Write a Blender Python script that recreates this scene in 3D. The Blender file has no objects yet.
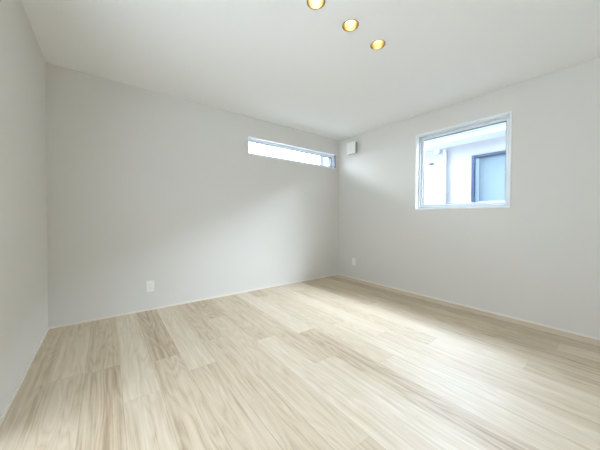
import bpy, bmesh, math, random
from mathutils import Vector, Matrix

S = bpy.context.scene
COL = S.collection

# ------------------------------------------------------------------ camera
F_PX = 254.138
CAM = Vector((0.4233, -3.1948, 1.0296))
YAW, PITCH, ROLL = 0.647551, -0.0157266, 0.0053914
fw = Vector((math.sin(YAW) * math.cos(PITCH), math.cos(YAW) * math.cos(PITCH), math.sin(PITCH)))
r0 = Vector((math.cos(YAW), -math.sin(YAW), 0))
u0 = r0.cross(fw)
rt = math.cos(ROLL) * r0 + math.sin(ROLL) * u0
up = rt.cross(fw)
cd = bpy.data.cameras.new('camera')
cd.sensor_width = 36
cd.lens = F_PX * 36 / 600
cd.shift_x = 1.87 / 600
cd.shift_y = -3.78 / 600
cd.clip_start = 0.02
cam = bpy.data.objects.new('camera', cd)
m = Matrix((rt, up, -fw)).transposed().to_4x4()
m.translation = CAM
cam.matrix_world = m
COL.objects.link(cam)
S.camera = cam

# ------------------------------------------------------------------ sky, exposure
SKY_BASE = 2.3                                   # overcast sky
LOBES = [((-40, 31), 10.0, 145.0, (0.86, 0.97, 1.14)),    # thin cloud around the hidden sun: (azimuth, elevation), tightness, strength
         ((8, 44), 6.0, 60.0, (0.82, 0.97, 1.18)),    # extra sky glow added to widen the light on the floor
         ((103, 22), 8.0, 40.0, (0.84, 0.95, 1.08))]    # bright cloud beyond the narrow window
LOBES.append(((184, 38), 14.0, 4.3, (0.88, 0.97, 1.08)))   # extra sky glow added to sharpen the glass door's floor shadow
w = bpy.data.worlds.new('overcast_sky')
S.world = w
w.use_nodes = True
nt = w.node_tree
bg = nt.nodes['Background']
tc = nt.nodes.new('ShaderNodeTexCoord')
acc = None
for (az, el), k, amp, colr in LOBES:
    az, el = math.radians(az), math.radians(el)
    dp = nt.nodes.new('ShaderNodeVectorMath')
    dp.operation = 'DOT_PRODUCT'
    dp.inputs[1].default_value = (math.cos(az) * math.cos(el), math.sin(az) * math.cos(el), math.sin(el))
    nt.links.new(tc.outputs['Generated'], dp.inputs[0])
    mxn = nt.nodes.new('ShaderNodeMath')
    mxn.operation = 'MAXIMUM'
    mxn.inputs[1].default_value = 0.0
    nt.links.new(dp.outputs['Value'], mxn.inputs[0])
    pwn = nt.nodes.new('ShaderNodeMath')
    pwn.operation = 'POWER'
    pwn.inputs[1].default_value = k
    nt.links.new(mxn.outputs[0], pwn.inputs[0])
    vm = nt.nodes.new('ShaderNodeVectorMath')
    vm.operation = 'SCALE'
    vm.inputs[0].default_value = tuple(c * amp for c in colr)
    nt.links.new(pwn.outputs[0], vm.inputs['Scale'])
    ad = nt.nodes.new('ShaderNodeVectorMath')
    ad.operation = 'ADD'
    if acc is None:
        ad.inputs[0].default_value = (0.86 * SKY_BASE, 0.93 * SKY_BASE, 1.10 * SKY_BASE)
    else:
        nt.links.new(acc, ad.inputs[0])
    nt.links.new(vm.outputs[0], ad.inputs[1])
    acc = ad.outputs[0]
nt.links.new(acc, bg.inputs['Color'])
bg.inputs['Strength'].default_value = 1.0

S.view_settings.view_transform = 'Standard'
S.view_settings.look = 'None'
S.view_settings.gamma = 1
S.view_settings.use_curve_mapping = False
S.view_settings.exposure = 0.19
cy = S.cycles
cy.max_bounces = 14
cy.diffuse_bounces = 10
cy.glossy_bounces = 5
cy.transparent_max_bounces = 16
cy.sample_clamp_indirect = 6
cy.use_denoising = True

# ------------------------------------------------------------------ room numbers
W, H, REAR, T = 3.754, 2.40, -3.80, 0.15


def portal(name, loc, size, direction):
    ld = bpy.data.lights.new(name, 'AREA')
    ld.shape = 'RECTANGLE'
    ld.size, ld.size_y = size
    ld.cycles.is_portal = True
    o = bpy.data.objects.new(name, ld)
    o.location = loc
    o.rotation_euler = Vector(direction).to_track_quat('-Z', 'Y').to_euler()
    COL.objects.link(o)


# windows: right (y,z), back (x,z), left glass door (y,z)
RW = (-2.421, -1.408, 1.140, 2.134)
BW = (1.975, 3.672, 1.886, 2.136)
LD = (-3.25, -1.40, 0.03, 2.05)
portal('portal_right', (W + T + .02, (RW[0] + RW[1]) / 2, (RW[2] + RW[3]) / 2), (1.0, 1.0), (-1, 0, 0))
portal('portal_back', ((BW[0] + BW[1]) / 2, T + .02, (BW[2] + BW[3]) / 2), (1.7, .26), (0, -1, 0))
portal('portal_left', (-T - .02, (LD[0] + LD[1]) / 2, 1.03), (1.8, 2.05), (1, 0, 0))


# ------------------------------------------------------------------ helpers
def material(name, color, rough=0.5, spec=0.5, metal=0.0, bump=None, var=None):
    """Principled material; bump=(scale, strength), var=(scale, amount) mild mottling."""
    mt = bpy.data.materials.new(name)
    mt.use_nodes = True
    n, l = mt.node_tree.nodes, mt.node_tree.links
    b = n['Principled BSDF']
    b.inputs['Base Color'].default_value = (*color, 1)
    b.inputs['Roughness'].default_value = rough
    b.inputs['Specular IOR Level'].default_value = spec
    b.inputs['Metallic'].default_value = metal
    t = n.new('ShaderNodeTexCoord')
    if var:
        ns = n.new('ShaderNodeTexNoise')
        ns.inputs['Scale'].default_value = var[0]
        ns.inputs['Detail'].default_value = 4
        l.new(t.outputs['Object'], ns.inputs['Vector'])
        mr = n.new('ShaderNodeMapRange')
        mr.inputs['To Min'].default_value = 1 - var[1]
        mr.inputs['To Max'].default_value = 1 + var[1]
        l.new(ns.outputs['Fac'], mr.inputs['Value'])
        hs = n.new('ShaderNodeHueSaturation')
        hs.inputs['Color'].default_value = (*color, 1)
        l.new(mr.outputs[0], hs.inputs['Value'])
        l.new(hs.outputs[0], b.inputs['Base Color'])
    if bump:
        ns = n.new('ShaderNodeTexNoise')
        ns.inputs['Scale'].default_value = bump[0]
        ns.inputs['Detail'].default_value = 3
        l.new(t.outputs['Object'], ns.inputs['Vector'])
        bp = n.new('ShaderNodeBump')
        bp.inputs['Strength'].default_value = bump[1]
        bp.inputs['Distance'].default_value = 0.002
        l.new(ns.outputs['Fac'], bp.inputs['Height'])
        l.new(bp.outputs[0], b.inputs['Normal'])
    return mt


def glass_material(name, tint=(0.97, 0.985, 0.99)):
    mt = bpy.data.materials.new(name)
    mt.use_nodes = True
    n, l = mt.node_tree.nodes, mt.node_tree.links
    n.remove(n['Principled BSDF'])
    out = n['Material Output']
    tr = n.new('ShaderNodeBsdfTransparent')
    tr.inputs[0].default_value = (*tint, 1)
    gl = n.new('ShaderNodeBsdfGlossy')
    gl.inputs['Roughness'].default_value = 0.0
    lw = n.new('ShaderNodeLayerWeight')      # Schlick reflectance, the same from both sides
    lw.inputs['Blend'].default_value = 0.5
    pw = n.new('ShaderNodeMath')
    pw.operation = 'POWER'
    pw.inputs[1].default_value = 5.0
    l.new(lw.outputs['Facing'], pw.inputs[0])
    fr = n.new('ShaderNodeMath')
    fr.operation = 'MULTIPLY_ADD'
    fr.inputs[1].default_value = 0.96
    fr.inputs[2].default_value = 0.04
    l.new(pw.outputs[0], fr.inputs[0])
    mx = n.new('ShaderNodeMixShader')
    l.new(fr.outputs[0], mx.inputs[0])
    l.new(tr.outputs[0], mx.inputs[1])
    l.new(gl.outputs[0], mx.inputs[2])
    l.new(mx.outputs[0], out.inputs['Surface'])
    return mt


def emission_material(name, color, strength):
    mt = bpy.data.materials.new(name)
    mt.use_nodes = True
    b = mt.node_tree.nodes['Principled BSDF']
    b.inputs['Base Color'].default_value = (*color, 1)
    b.inputs['Emission Color'].default_value = (*color, 1)
    b.inputs['Emission Strength'].default_value = strength
    return mt


def floor_material():
    mt = bpy.data.materials.new('pale_plank_floor')
    mt.use_nodes = True
    n, l = mt.node_tree.nodes, mt.node_tree.links
    b = n['Principled BSDF']

    def math_(op, a, c=None, v=None):
        k = n.new('ShaderNodeMath')
        k.operation = op
        for i, s in enumerate((a, c, v)):
            if s is None:
                continue
            if isinstance(s, (int, float)):
                k.inputs[i].default_value = s
            else:
                l.new(s, k.inputs[i])
        return k.outputs[0]

    t = n.new('ShaderNodeTexCoord')
    sp = n.new('ShaderNodeSeparateXYZ')
    l.new(t.outputs['Object'], sp.inputs[0])
    X, Y = sp.outputs['X'], sp.outputs['Y']
    PW, PL = 0.183, 1.82
    u = math_('DIVIDE', math_('SUBTRACT', X, 0.494 - 10 * PW), PW)
    col = math_('FLOOR', u)
    fu = math_('FRACT', u)
    wn = n.new('ShaderNodeTexWhiteNoise')
    wn.noise_dimensions = '1D'
    l.new(col, wn.inputs['W'])
    v = math_('ADD', math_('DIVIDE', Y, PL), math_('MULTIPLY', wn.outputs['Value'], 7.0))
    row = math_('FLOOR', v)
    fv = math_('FRACT', v)
    cid = n.new('ShaderNodeCombineXYZ')
    l.new(col, cid.inputs[0])
    l.new(row, cid.inputs[1])
    w2 = n.new('ShaderNodeTexWhiteNoise')
    w2.noise_dimensions = '2D'
    l.new(cid.outputs[0], w2.inputs['Vector'])
    rnd = w2.outputs['Value']
    # grain coordinates, shifted on every board
    gx = math_('ADD', math_('MULTIPLY', X, 1.0), math_('MULTIPLY', rnd, 31.0))
    gy = math_('ADD', Y, math_('MULTIPLY', rnd, 17.0))

    def vec(ax, ay, kx, ky):
        c = n.new('ShaderNodeCombineXYZ')
        l.new(math_('MULTIPLY', ax, kx), c.inputs[0])
        l.new(math_('MULTIPLY', ay, ky), c.inputs[1])
        return c.outputs[0]

    def noise(vector, scale, detail=4, rough=0.55, dist=0.0):
        k = n.new('ShaderNodeTexNoise')
        l.new(vector, k.inputs['Vector'])
        k.inputs['Scale'].default_value = scale
        k.inputs['Detail'].default_value = detail
        k.inputs['Roughness'].default_value = rough
        k.inputs['Distortion'].default_value = dist
        return k.outputs['Fac']

    streak = noise(vec(gx, gy, 38, 0.55), 1.0, 5, 0.65, 0.15)      # long broad streaks
    fine = noise(vec(gx, gy, 210, 2.2), 1.0, 3, 0.6)            # fine pores
    field = noise(vec(gx, gy, 7.0, 0.8), 1.0, 2, 0.5, 0.2)      # growth-ring field
    rings = math_('FRACT', math_('MULTIPLY', field, 13.0))
    rings = math_('ABSOLUTE', math_('SUBTRACT', rings, 0.5))     # 0..0.5 ring lines
    knots = noise(vec(gx, gy, 9.0, 2.6), 1.0, 5, 0.7, 1.2)
    fac = math_('MULTIPLY', streak, 0.62)
    fac = math_('ADD', fac, math_('MULTIPLY', rings, 0.26))
    fac = math_('ADD', fac, math_('MULTIPLY', fine, 0.36))
    fac = math_('ADD', fac, math_('MULTIPLY', math_('SUBTRACT', rnd, 0.5), 0.27))
    fac = math_('ADD', fac, math_('MULTIPLY', math_('SUBTRACT', knots, 0.5), 0.22))
    fac = math_('SUBTRACT', fac, 0.085)
    ramp = n.new('ShaderNodeValToRGB')
    e = ramp.color_ramp.elements
    e[0].position, e[0].color = 0.18, (0.33, 0.235, 0.14, 1)
    e[1].position, e[1].color = 0.80, (0.74, 0.665, 0.54, 1)
    k = e.new(0.42)
    k.color = (0.56, 0.46, 0.32, 1)
    l.new(fac, ramp.inputs[0])
    # seams
    du = math_('MINIMUM', fu, math_('SUBTRACT', 1.0, fu))
    dv = math_('MINIMUM', fv, math_('SUBTRACT', 1.0, fv))
    su = math_('LESS_THAN', math_('MULTIPLY', du, PW), 0.0012)
    sv = math_('LESS_THAN', math_('MULTIPLY', dv, PL), 0.0016)
    seam = math_('MAXIMUM', su, math_('MULTIPLY', sv, 0.6))
    mix = n.new('ShaderNodeMix')
    mix.data_type = 'RGBA'
    l.new(math_('MULTIPLY', seam, 0.42), mix.inputs['Factor'])
    l.new(ramp.outputs[0], mix.inputs['A'])
    mix.inputs['B'].default_value = (0.25, 0.19, 0.13, 1)
    l.new(mix.outputs['Result'], b.inputs['Base Color'])
    bp = n.new('ShaderNodeBump')
    bp.inputs['Strength'].default_value = 0.12
    bp.inputs['Distance'].default_value = 0.002
    l.new(math_('SUBTRACT', math_('MULTIPLY', fac, 0.5), seam), bp.inputs['Height'])
    l.new(bp.outputs[0], b.inputs['Normal'])
    b.inputs['Roughness'].default_value = 0.5
    b.inputs['Specular IOR Level'].default_value = 0.8
    return mt


M = dict(
    wall=material('warm_white_wallpaper', (0.69, 0.675, 0.635), 0.85, 0.25, bump=(420, 0.25), var=(3, 0.01)),
    ceiling=material('white_ceiling_paper', (0.84, 0.835, 0.815), 0.9, 0.2, bump=(380, 0.2)),
    base=material('white_skirting', (0.80, 0.76, 0.69), 0.5, bump=(120, 0.03)),
    floor=floor_material(),
    white=material('white_vinyl', (0.86, 0.88, 0.88), 0.35, bump=(90, 0.02)),
    sash=material('white_aluminium', (0.80, 0.84, 0.86), 0.35, bump=(90, 0.02)),
    outer_sash=material('shade_tinted_aluminium', (0.58, 0.63, 0.67), 0.4, bump=(90, 0.02)),  # shade of the window recess put into the colour
    gasket=material('dark_gasket', (0.10, 0.115, 0.13), 0.6, bump=(200, 0.05)),
    glass=glass_material('clear_glass'),
    plastic=material('white_plastic', (0.85, 0.84, 0.81), 0.4, bump=(160, 0.02)),
    slot_and_shade=material('slot_and_vent_shade_grey', (0.28, 0.27, 0.25), 0.6, bump=(160, 0.02)),  # also the painted-in shade of the air vent's sides
    gold=material('gold_reflector', (0.24, 0.175, 0.078), 0.35, metal=1.0, bump=(60, 0.02)),
    brass=material('bronze_trim_ring', (0.30, 0.19, 0.09), 0.4, metal=0.6, bump=(60, 0.02)),
    lamp=emission_material('warm_lamp', (1.0, 0.88, 0.66), 45.0),
    ext=material('white_exterior_render', (0.54, 0.54, 0.545), 0.8, 0.3, bump=(60, 0.4), var=(2, 0.02)),
    soffit=material('pale_soffit_board', (0.80, 0.86, 0.90), 0.6, bump=(40, 0.05)),
    gutter=material('white_gutter', (0.80, 0.85, 0.88), 0.4, bump=(40, 0.03)),
    roof=material('grey_roof_slate', (0.045, 0.05, 0.058), 0.8, 0.2, bump=(25, 0.4), var=(8, 0.08)),
    navy=material('dark_blue_frame', (0.045, 0.07, 0.14), 0.4, bump=(60, 0.03)),
    bluesash=material('light_blue_sash', (0.50, 0.66, 0.74), 0.35, bump=(60, 0.03)),
    blueglass=material('bluish_reflective_glass', (0.25, 0.34, 0.39), 0.12, 0.7, bump=(3, 0.01)),
    bounce_pale=material('pale_bounce_sheet', (0.78, 0.79, 0.80), 0.5, bump=(30, 0.1)),
    greywall=material('blue_grey_house_wall', (0.10, 0.115, 0.135), 0.8, 0.2, bump=(40, 0.3)),
    palepane=material('pale_curtained_pane', (0.80, 0.82, 0.84), 0.5, 0.4, bump=(3, 0.01)),
    ground=material('grey_gravel', (0.16, 0.155, 0.15), 0.9, bump=(30, 0.5), var=(12, 0.15)),
    bounce_blocker=material('charcoal_blocker', (0.07, 0.075, 0.08), 0.7, bump=(30, 0.3), var=(6, 0.08)),
    deck=material('pale_balcony_deck', (0.55, 0.54, 0.52), 0.7, bump=(40, 0.2)),
)


def box(bm, x0, x1, y0, y1, z0, z1):
    vs = [bm.verts.new(c) for c in ((x0, y0, z0), (x1, y0, z0), (x1, y1, z0), (x0, y1, z0),
                                    (x0, y0, z1), (x1, y0, z1), (x1, y1, z1), (x0, y1, z1))]
    for f in ((3, 2, 1, 0), (4, 5, 6, 7), (0, 1, 5, 4), (1, 2, 6, 5), (2, 3, 7, 6), (3, 0, 4, 7)):
        bm.faces.new([vs[i] for i in f])


def lathe(bm, prof, n=40, cap_first=False, cap_last=False):
    """revolve (r, z) profile about Z"""
    rings = []
    for r, z in prof:
        rings.append([bm.verts.new((r * math.cos(2 * math.pi * i / n), r * math.sin(2 * math.pi * i / n), z)) for i in range(n)])
    for a, c in zip(rings, rings[1:]):
        for i in range(n):
            j = (i + 1) % n
            bm.faces.new((a[i], a[j], c[j], c[i]))
    if cap_first:
        bm.faces.new(rings[0][::-1])
    if cap_last:
        bm.faces.new(rings[-1])


def obj(name, bm, mat, parent=None, loc=(0, 0, 0), bevel=0.0, smooth=False, fix=True):
    if fix:
        bmesh.ops.recalc_face_normals(bm, faces=bm.faces)
    me = bpy.data.meshes.new(name)
    bm.to_mesh(me)
    bm.free()
    me.materials.append(mat)
    if smooth:
        for p in me.polygons:
            p.use_smooth = True
    o = bpy.data.objects.new(name, me)
    o.location = loc
    COL.objects.link(o)
    if parent:
        o.parent = parent
    if bevel:
        md = o.modifiers.new('bevel', 'BEVEL')
        md.width = bevel
        md.segments = 3
        md.limit_method = 'ANGLE'
    return o


def boxes(name, lst, mat, parent=None, loc=(0, 0, 0), bevel=0.0):
    bm = bmesh.new()
    for c in lst:
        box(bm, *c)
    return obj(name, bm, mat, parent, loc, bevel)


def empty(name, loc):
    o = bpy.data.objects.new(name, None)
    o.location = loc
    o.empty_display_size = 0.1
    COL.objects.link(o)
    return o


def tag(o, label, cat, group=None, kind=None):
    o['label'] = label
    o['category'] = cat
    if group:
        o['group'] = group
    if kind:
        o['kind'] = kind
    return o


def struct(o, label, cat):
    return tag(o, label, cat, kind='structure')


# ------------------------------------------------------------------ room shell
struct(boxes('floor', [(0, W, REAR, 0, -0.1, 0)], M['floor']),
       'pale beige wood plank floor with long straight boards', 'floor')
struct(boxes('wall_back', [(-T, BW[0], 0, T, -0.1, H), (BW[1], W + T, 0, T, -0.1, H),
                           (BW[0], BW[1], 0, T, -0.1, BW[2]), (BW[0], BW[1], 0, T, BW[3], H)], M['wall']),
       'long plain off-white wall pierced by the narrow high window', 'wall')
struct(boxes('wall_right', [(W, W + T, REAR, RW[0], -0.1, H), (W, W + T, RW[1], 0, -0.1, H),
                            (W, W + T, RW[0], RW[1], -0.1, RW[2]), (W, W + T, RW[0], RW[1], RW[3], H)], M['wall']),
       'off-white wall on the right holding the square window', 'wall')
struct(boxes('wall_left', [(-T, 0, REAR, LD[0], -0.1, H), (-T, 0, LD[1], 0, -0.1, H),
                           (-T, 0, LD[0], LD[1], -0.1, 0.0), (-T, 0, LD[0], LD[1], LD[3], H)], M['wall']),
       'bare greyish white wall at the left edge, without outlet or window in view', 'wall')
struct(boxes('wall_rear', [(-T, W + T, REAR - T, REAR, -0.1, H)], M['wall']),
       'plain off-white wall behind the viewer', 'wall')

# ceiling slab with three round holes for the recessed lamps
LAMPS = [(1.497, -1.951), (1.823, -1.951), (2.150, -1.947)]
HR, HS, N = 0.0535, 0.10, 40
bm = bmesh.new()
ly = -1.95
xs = [-T] + [c for lx, _ in LAMPS for c in (lx - HS, lx + HS)] + [W + T]


def quad(pts):
    bm.faces.new([bm.verts.new(p) for p in pts])


def rect(x0, x1, y0, y1):
    quad([(x0, y0, H), (x0, y1, H), (x1, y1, H), (x1, y0, H)])


rect(-T, W + T, REAR - T, ly - HS)
rect(-T, W + T, ly + HS, T)
for i in range(0, len(xs), 2):
    rect(xs[i], xs[i + 1], ly - HS, ly + HS)
for lx, yy in LAMPS:
    for i in range(N):
        a0, a1 = 2 * math.pi * i / N, 2 * math.pi * (i + 1) / N

        def sq(a):
            c, s = math.cos(a), math.sin(a)
            k = HS / max(abs(c), abs(s))
            return (lx + c * k, ly + s * k, H)

        def ci(a):
            return (lx + HR * math.cos(a), yy + HR * math.sin(a), H)
        quad([sq(a1), sq(a0), ci(a0), ci(a1)])
ceil = obj('ceiling', bm, M['ceiling'], fix=False)
struct(ceil, 'smooth white ceiling with three small round downlights', 'ceiling')
struct(boxes('ceiling_slab', [(-T, W + T, REAR - T, T, H + 0.16, H + 0.3)], M['ext']),
       'roof deck above the ceiling', 'roof')

# skirting
BH, BT = 0.021, 0.007
struct(boxes('baseboard_back', [(0, W, -BT, 0, 0, BH)], M['base'], bevel=0.0015),
       'thin white skirting along the long back wall', 'baseboard')
struct(boxes('baseboard_right', [(W - BT, W, REAR, -BT, 0, BH)], M['base'], bevel=0.0015),
       'thin white skirting below the square window wall', 'baseboard')
struct(boxes('baseboard_left', [(0, BT, LD[1] + 0.03, -BT, 0, BH)], M['base'], bevel=0.0015),
       'thin white skirting along the left wall', 'baseboard')


# ------------------------------------------------------------------ windows
def ring(a0, a1, z0, z1, wd, d0, d1, axis):
    """four boxes forming a rectangular frame; axis 'x' -> lies in y,z plane and d is x; 'y' -> d is y"""
    out = []
    for (p0, p1, q0, q1) in ((a0, a0 + wd, z0, z1), (a1 - wd, a1, z0, z1),
                             (a0 + wd, a1 - wd, z0, z0 + wd), (a0 + wd, a1 - wd, z1 - wd, z1)):
        out.append((d0, d1, p0, p1, q0, q1) if axis == 'x' else (p0, p1, d0, d1, q0, q1))
    return out


win = empty('window_1', (W, (RW[0] + RW[1]) / 2, RW[2]))
struct(win, 'square white-framed window looking onto the neighbouring house', 'window')


def wparts(win, opening, axis, base, casing_w, casing_out, sash_w):
    a0, a1, z0, z1 = opening
    inv = -Vector(win.location)

    def put(name, lst, mat, bevel=0.0):
        return boxes(name, lst, mat, win, inv, bevel)
    put('window_frame', ring(a0, a1, z0, z1, casing_w, base - casing_out, base + 0.148, axis), M['white'], 0.0015)
    a0, a1, z0, z1 = a0 + casing_w, a1 - casing_w, z0 + casing_w, z1 - casing_w
    put('outer_sash', ring(a0, a1, z0, z1, sash_w * 0.45, base + 0.045, base + 0.13, axis), M['outer_sash'], 0.002)
    k = sash_w * 0.45
    a0, a1, z0, z1 = a0 + k, a1 - k, z0 + k, z1 - k
    put('sash', ring(a0, a1, z0, z1, sash_w * 0.55, base + 0.072, base + 0.118, axis), M['sash'], 0.003)
    k = sash_w * 0.55
    a0, a1, z0, z1 = a0 + k, a1 - k, z0 + k, z1 - k
    put('gasket', ring(a0, a1, z0, z1, 0.006, base + 0.082, base + 0.108, axis), M['gasket'])
    k = 0.006
    pane = (base + 0.094, base + 0.098, a0 + k, a1 - k, z0 + k, z1 - k)
    if axis == 'y':
        pane = (pane[2], pane[3], pane[0], pane[1], pane[4], pane[5])
    put('pane', [pane], M['glass'])


wparts(win, RW, 'x', W, 0.016, 0.006, 0.045)
win2 = empty('window_2', ((BW[0] + BW[1]) / 2, 0, BW[2]))
struct(win2, 'long narrow horizontal window high up near the corner', 'window')
wparts(win2, BW, 'y', 0.0, 0.010, 0.003, 0.030)
boxes('edge_seal', [(BW[1] - .024, BW[1] - .0101, .0, .03, BW[2] + .0102, BW[3] - .0102)], M['gasket'], win2, -Vector(win2.location))

door = empty('door_1', (0, (LD[0] + LD[1]) / 2, 0))
struct(door, 'white sliding glass door in the left wall beside the viewer', 'door')
dinv = -Vector(door.location)
boxes('door_frame', ring(LD[0], LD[1], 0.0, LD[3], 0.03, -0.148, 0.004, 'x'), M['white'], door, dinv, 0.002)
mid = (LD[0] + LD[1]) / 2
for x0, y0, y1 in ((-0.06, LD[0] + .03, mid + .025), (-0.105, mid - .025, LD[1] - .03)):
    s = boxes('sash', ring(y0, y1, 0.03, LD[3] - 0.03, 0.05, x0, x0 + 0.035, 'x'), M['sash'], door, dinv, 0.003)
    boxes('pane', [(x0 + .015, x0 + .019, y0 + .05, y1 - .05, 0.08, LD[3] - 0.08)], M['glass'], s)

# ------------------------------------------------------------------ house exterior
struct(boxes('eave_right', [(W + T, W + T + 0.50, REAR - T, T + 0.75, 2.42, 2.52)], M['soffit']),
       'pale soffit of the own roof over the square window', 'eave')
struct(boxes('eave_back', [(-T, W + T, T, T + 0.60, 2.42, 2.52)], M['soffit']),
       'pale soffit of the own roof over the narrow window', 'eave')
CX = (W + T, W + T + .012)  # unseen dark panels added to cut light bounced onto the neighbour's wall
struct(boxes('bounce_blocker_right', [(*CX, REAR - T, RW[0], -3.0, 2.42), (*CX, RW[1], T, -3.0, 2.42),
                                (*CX, RW[0], RW[1], -3.0, RW[2]), (*CX, RW[0], RW[1], RW[3], 2.42)], M['bounce_blocker']),
       'added dark panels outside the square window wall, damping bounced light', 'bounce_blocker')
struct(boxes('balcony_floor', [(-1.5, -T, -3.9, 0.2, -0.22, -0.08)], M['deck']),
       'pale balcony deck outside the glass door', 'balcony')
struct(boxes('ground', [(-30, 40, -30, 40, -3.2, -3.0)], M['ground']), 'grey ground far below the windows', 'ground')

# neighbouring house seen through the square window
NX = 5.5
nb = empty('neighbour_house', (NX, -1.5, -3.0))
tag(nb, 'white rendered house with pale eaves and blue window seen beyond the square window', 'house')
ni = -Vector(nb.location)
Y0, Y1 = -7.0, 1.2
wy0, wy1, wz0, wz1 = -3.1, -1.478, 1.30, 2.112
boxes('wall', [(NX, NX + 6, Y0 + .3, wy0, -3, 2.34), (NX, NX + 6, wy1, Y1 - .3, -3, 2.34),
               (NX, NX + 6, wy0, wy1, -3, wz0), (NX, NX + 6, wy0, wy1, wz1, 2.34)], M['ext'], nb, ni)
boxes('soffit', [(NX - .42, NX + 6.4, Y0, Y1, 2.34, 2.37)], M['soffit'], nb, ni)
# fascia board and half-round gutter
boxes('fascia', [(NX - .45, NX - .42, Y0, Y1, 2.325, 2.50)], M['gutter'], nb, ni, 0.003)
bm = bmesh.new()
pts = []
for i in range(13):
    a = math.pi + math.pi * i / 12
    pts.append((NX - .505 + 0.05 * math.cos(a), 2.455 + 0.06 * math.sin(a)))
for i in range(12, -1, -1):
    a = math.pi + math.pi * i / 12
    pts.append((NX - .505 + 0.046 * math.cos(a), 2.455 + 0.056 * math.sin(a)))
e0 = [bm.verts.new((x, Y0, z)) for x, z in pts]
e1 = [bm.verts.new((x, Y1, z)) for x, z in pts]
for i in range(len(pts)):
    j = (i + 1) % len(pts)
    bm.faces.new((e0[i], e0[j], e1[j], e1[i]))
bm.faces.new(e0)
bm.faces.new(e1[::-1])
obj('gutter', bm, M['gutter'], nb, ni)
# gable roof
bm = bmesh.new()
xe0, xr, xe1 = NX - .46, NX + 3.0, NX + 6.46
prof = [(xe0, 2.50), (xr, 2.50 + .45 * (xr - xe0)), (xe1, 2.50), (xe1, 2.45), (xr, 2.42 + .45 * (xr - xe0)), (xe0, 2.45)]
e0 = [bm.verts.new((x, Y0, z)) for x, z in prof]
e1 = [bm.verts.new((x, Y1, z)) for x, z in prof]
for i in range(6):
    j = (i + 1) % 6
    bm.faces.new((e0[i], e0[j], e1[j], e1[i]))
bm.faces.new(e0)
bm.faces.new(e1[::-1])
obj('roof', bm, M['roof'], nb, ni)
for y in (Y0 + .3, Y1 - .32):
    bm = bmesh.new()
    a = [bm.verts.new(c) for c in ((NX, y, 2.37), (xr, y, 2.40 + .45 * (xr - xe0)), (NX + 6, y, 2.37))]
    c = [bm.verts.new((v.co.x, y + .02, v.co.z)) for v in a]
    bm.faces.new(a)
    bm.faces.new(c[::-1])
    for i in range(3):
        j = (i + 1) % 3
        bm.faces.new((a[i], a[j], c[j], c[i]))
    obj('gable_wall', bm, M['ext'], nb, ni)
FT = .045
wf = boxes('window_frame', [(NX - .02, NX + .09, wy0, wy0 + FT, wz0, wz1), (NX - .02, NX + .09, wy1 - FT, wy1, wz0, wz1),
                            (NX - .02, NX + .09, wy0 + FT, wy1 - FT, wz1 - FT, wz1)], M['navy'], nb, ni, 0.003)
wf['label'] = 'dark blue window frame'
boxes('window_sash', [(NX + .03, NX + .08, wy1 - FT - .05, wy1 - FT, wz0, wz1 - FT), (NX + .03, NX + .08, wy0 + FT, wy0 + FT + .05, wz0, wz1 - FT),
                      (NX + .03, NX + .08, wy0 + FT + .05, wy1 - FT - .05, wz0, wz0 + .02)], M['bluesash'], wf, (0, 0, 0), 0.003)
boxes('pane', [(NX + .05, NX + .056, wy0 + FT + .05, wy1 - FT - .05, wz0 + .02, wz1 - FT)], M['blueglass'], wf)
boxes('window_sill', [(NX - .06, NX + .02, wy0 - .04, wy1 + .16, wz0 - .05, wz0 - .002)], M['gutter'], nb, ni, 0.004)
bm = bmesh.new()
lathe(bm, [(0.026, -3.0), (0.026, 2.30)], 20, True, True)
dp = obj('downpipe', bm, M['gutter'], nb, ni + Vector((NX - .032, -1.05, 0)), smooth=False)
bm = bmesh.new()
lathe(bm, [(0.036, 0), (0.036, 0.03)], 20, True, True)
obj('pipe_clip', bm, M['gutter'], dp, (0, 0, 1.5))
# small dark hooded vent on the wall
bm = bmesh.new()
box(bm, NX - .05, NX, -0.83, -0.76, 2.06, 2.09)
obj('vent_hood', bm, M['navy'], nb, ni, bevel=0.008)

bm = bmesh.new()  # small white disc on the neighbour's wall
lathe(bm, [(0.030, 0.03), (0.052, 0.024), (0.058, 0.0)], 24, True, True)
disc = obj('white_disc', bm, M['white'], nb, ni + Vector((NX, -0.90, 2.295)), smooth=False)
disc.rotation_euler = (0, -math.pi / 2, 0)

# second house seen at the right end of the narrow window
h2 = empty('grey_house', (8.0, 4.0, -3.0))
tag(h2, 'grey house with one pale window glimpsed at the right end of the narrow high window', 'house')
hi = -Vector(h2.location)
boxes('wall', [(8.0, 14.0, 2.6, 5.24, -3.0, 5.2)], M['greywall'], h2, hi)
f2 = boxes('window_frame', ring(4.70, 4.93, 3.14, 3.74, 0.04, 7.96, 8.0, 'x'), M['gutter'], h2, hi, 0.005)
boxes('pane', [(7.975, 7.995, 4.74, 4.89, 3.18, 3.70)], M['palepane'], f2)
bm = bmesh.new()
e0 = [bm.verts.new(c) for c in ((7.9, 2.5, 5.2), (14.1, 2.5, 5.2), (11.0, 2.5, 6.4))]
e1 = [bm.verts.new(c) for c in ((7.9, 5.34, 5.2), (14.1, 5.34, 5.2), (11.0, 5.34, 6.4))]
for i in range(3):
    j = (i + 1) % 3
    bm.faces.new((e0[i], e0[j], e1[j], e1[i]))
bm.faces.new(e0)
bm.faces.new(e1[::-1])
obj('roof', bm, M['roof'], h2, hi)

# unseen pale slab added below the narrow window to bounce light inside
struct(boxes('bounce_slab', [(-T, W + T, T, 1.9, 0.85, 1.0)], M['bounce_pale']),
       'added pale slab below the narrow window outside, bouncing light to the ceiling', 'roof')

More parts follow.
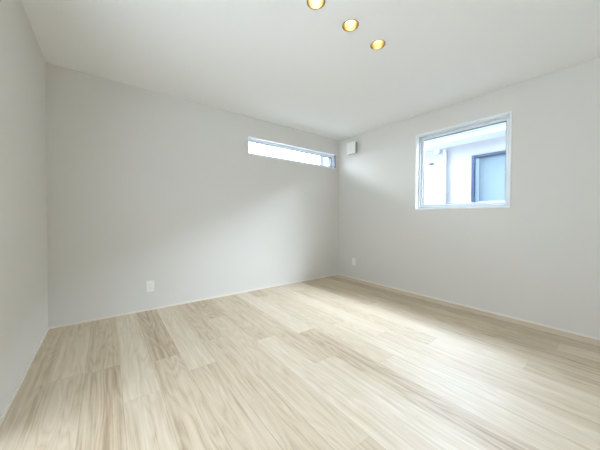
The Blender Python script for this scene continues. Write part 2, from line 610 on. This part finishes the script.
# ------------------------------------------------------------------ downlights
LABELS = ['recessed gold downlight cut by the top edge, nearest the viewer',
          'recessed gold downlight in the middle of the ceiling row of three',
          'recessed gold downlight at the right end of the row, toward the square window']


def make_downlight():
    root = empty('downlight', (0, 0, H))
    bm = bmesh.new()
    lathe(bm, [(0.0505, 0.004), (0.0505, -0.0015), (0.0525, -0.003), (0.0575, -0.002), (0.0585, 0.0), (0.0525, 0.004), (0.0505, 0.004)], 48)
    obj('trim_ring', bm, M['brass'], root, smooth=True)
    bm = bmesh.new()
    lathe(bm, [(0.0505, 0.0), (0.050, 0.014), (0.047, 0.034), (0.041, 0.056), (0.034, 0.072),
               (0.036, 0.074), (0.044, 0.057), (0.0495, 0.034), (0.0522, 0.014), (0.0525, 0.0), (0.0505, 0.0)], 48)
    obj('reflector', bm, M['gold'], root, smooth=True)
    bm = bmesh.new()
    lathe(bm, [(0.0345, 0.072), (0.034, 0.064), (0.028, 0.057), (0.016, 0.053), (0.004, 0.052)], 40, False, True)
    obj('lamp', bm, M['lamp'], root, smooth=True)
    return root


proto = make_downlight()
for i, (lx, yy) in enumerate(LAMPS):
    if i == 0:
        o = proto
    else:
        o = proto.copy()
        COL.objects.link(o)
        for ch in list(proto.children):
            c = ch.copy()
            c.parent = o
            COL.objects.link(c)
    o.location = (lx, yy, H)
    tag(o, LABELS[i], 'ceiling light', 'row of ceiling downlights')


# ------------------------------------------------------------------ wall outlets and vent
def make_outlet(name):
    """built facing -Y with its back on y = 0"""
    r = empty(name, (0, 0, 0))
    boxes('cover_plate', [(-.038, .038, -.008, 0, -.062, .062)], M['plastic'], r, (0, 0, 0), 0.003)
    ins = boxes('socket_insert', [(-.017, .017, -.0105, -.006, -.036, .036)], M['plastic'], r, (0, 0, 0), 0.0012)
    for z in (-.018, .018):
        sl = []
        for x in (-.0063, .0063):
            sl.append((x - .0012, x + .0012, -.0111, -.0098, z - .006, z + .006))
        boxes('socket_slots', sl, M['slot_and_shade'], ins)
    return r


o = make_outlet('wall_outlet')
o.location = (0.808, 0, 0.264)
tag(o, 'white two-socket wall outlet low on the long back wall', 'outlet', 'wall outlets')
o = make_outlet('wall_outlet')
o.location = (W, -0.358, 0.288)
o.rotation_euler = (0, 0, -math.pi / 2)
tag(o, 'white wall outlet low on the right wall, close to the corner', 'outlet', 'wall outlets')

v = empty('air_vent', (W, -0.322, 2.19))
tag(v, 'small white square air vent cover high on the wall beside the corner', 'vent')
boxes('base_plate', [(-.010, 0, -.088, .088, -.090, .090)], M['slot_and_shade'], v, (0, 0, 0), 0.003)
boxes('neck', [(-.052, -.010, -.086, .086, -.088, .088)], M['slot_and_shade'], v, (0, 0, 0), 0.002)  # dark grey on base and neck paints in the shade behind the cover
boxes('front_cover', [(-.064, -.052, -.092, .092, -.095, .095)], M['plastic'], v, (0, 0, 0), 0.004)
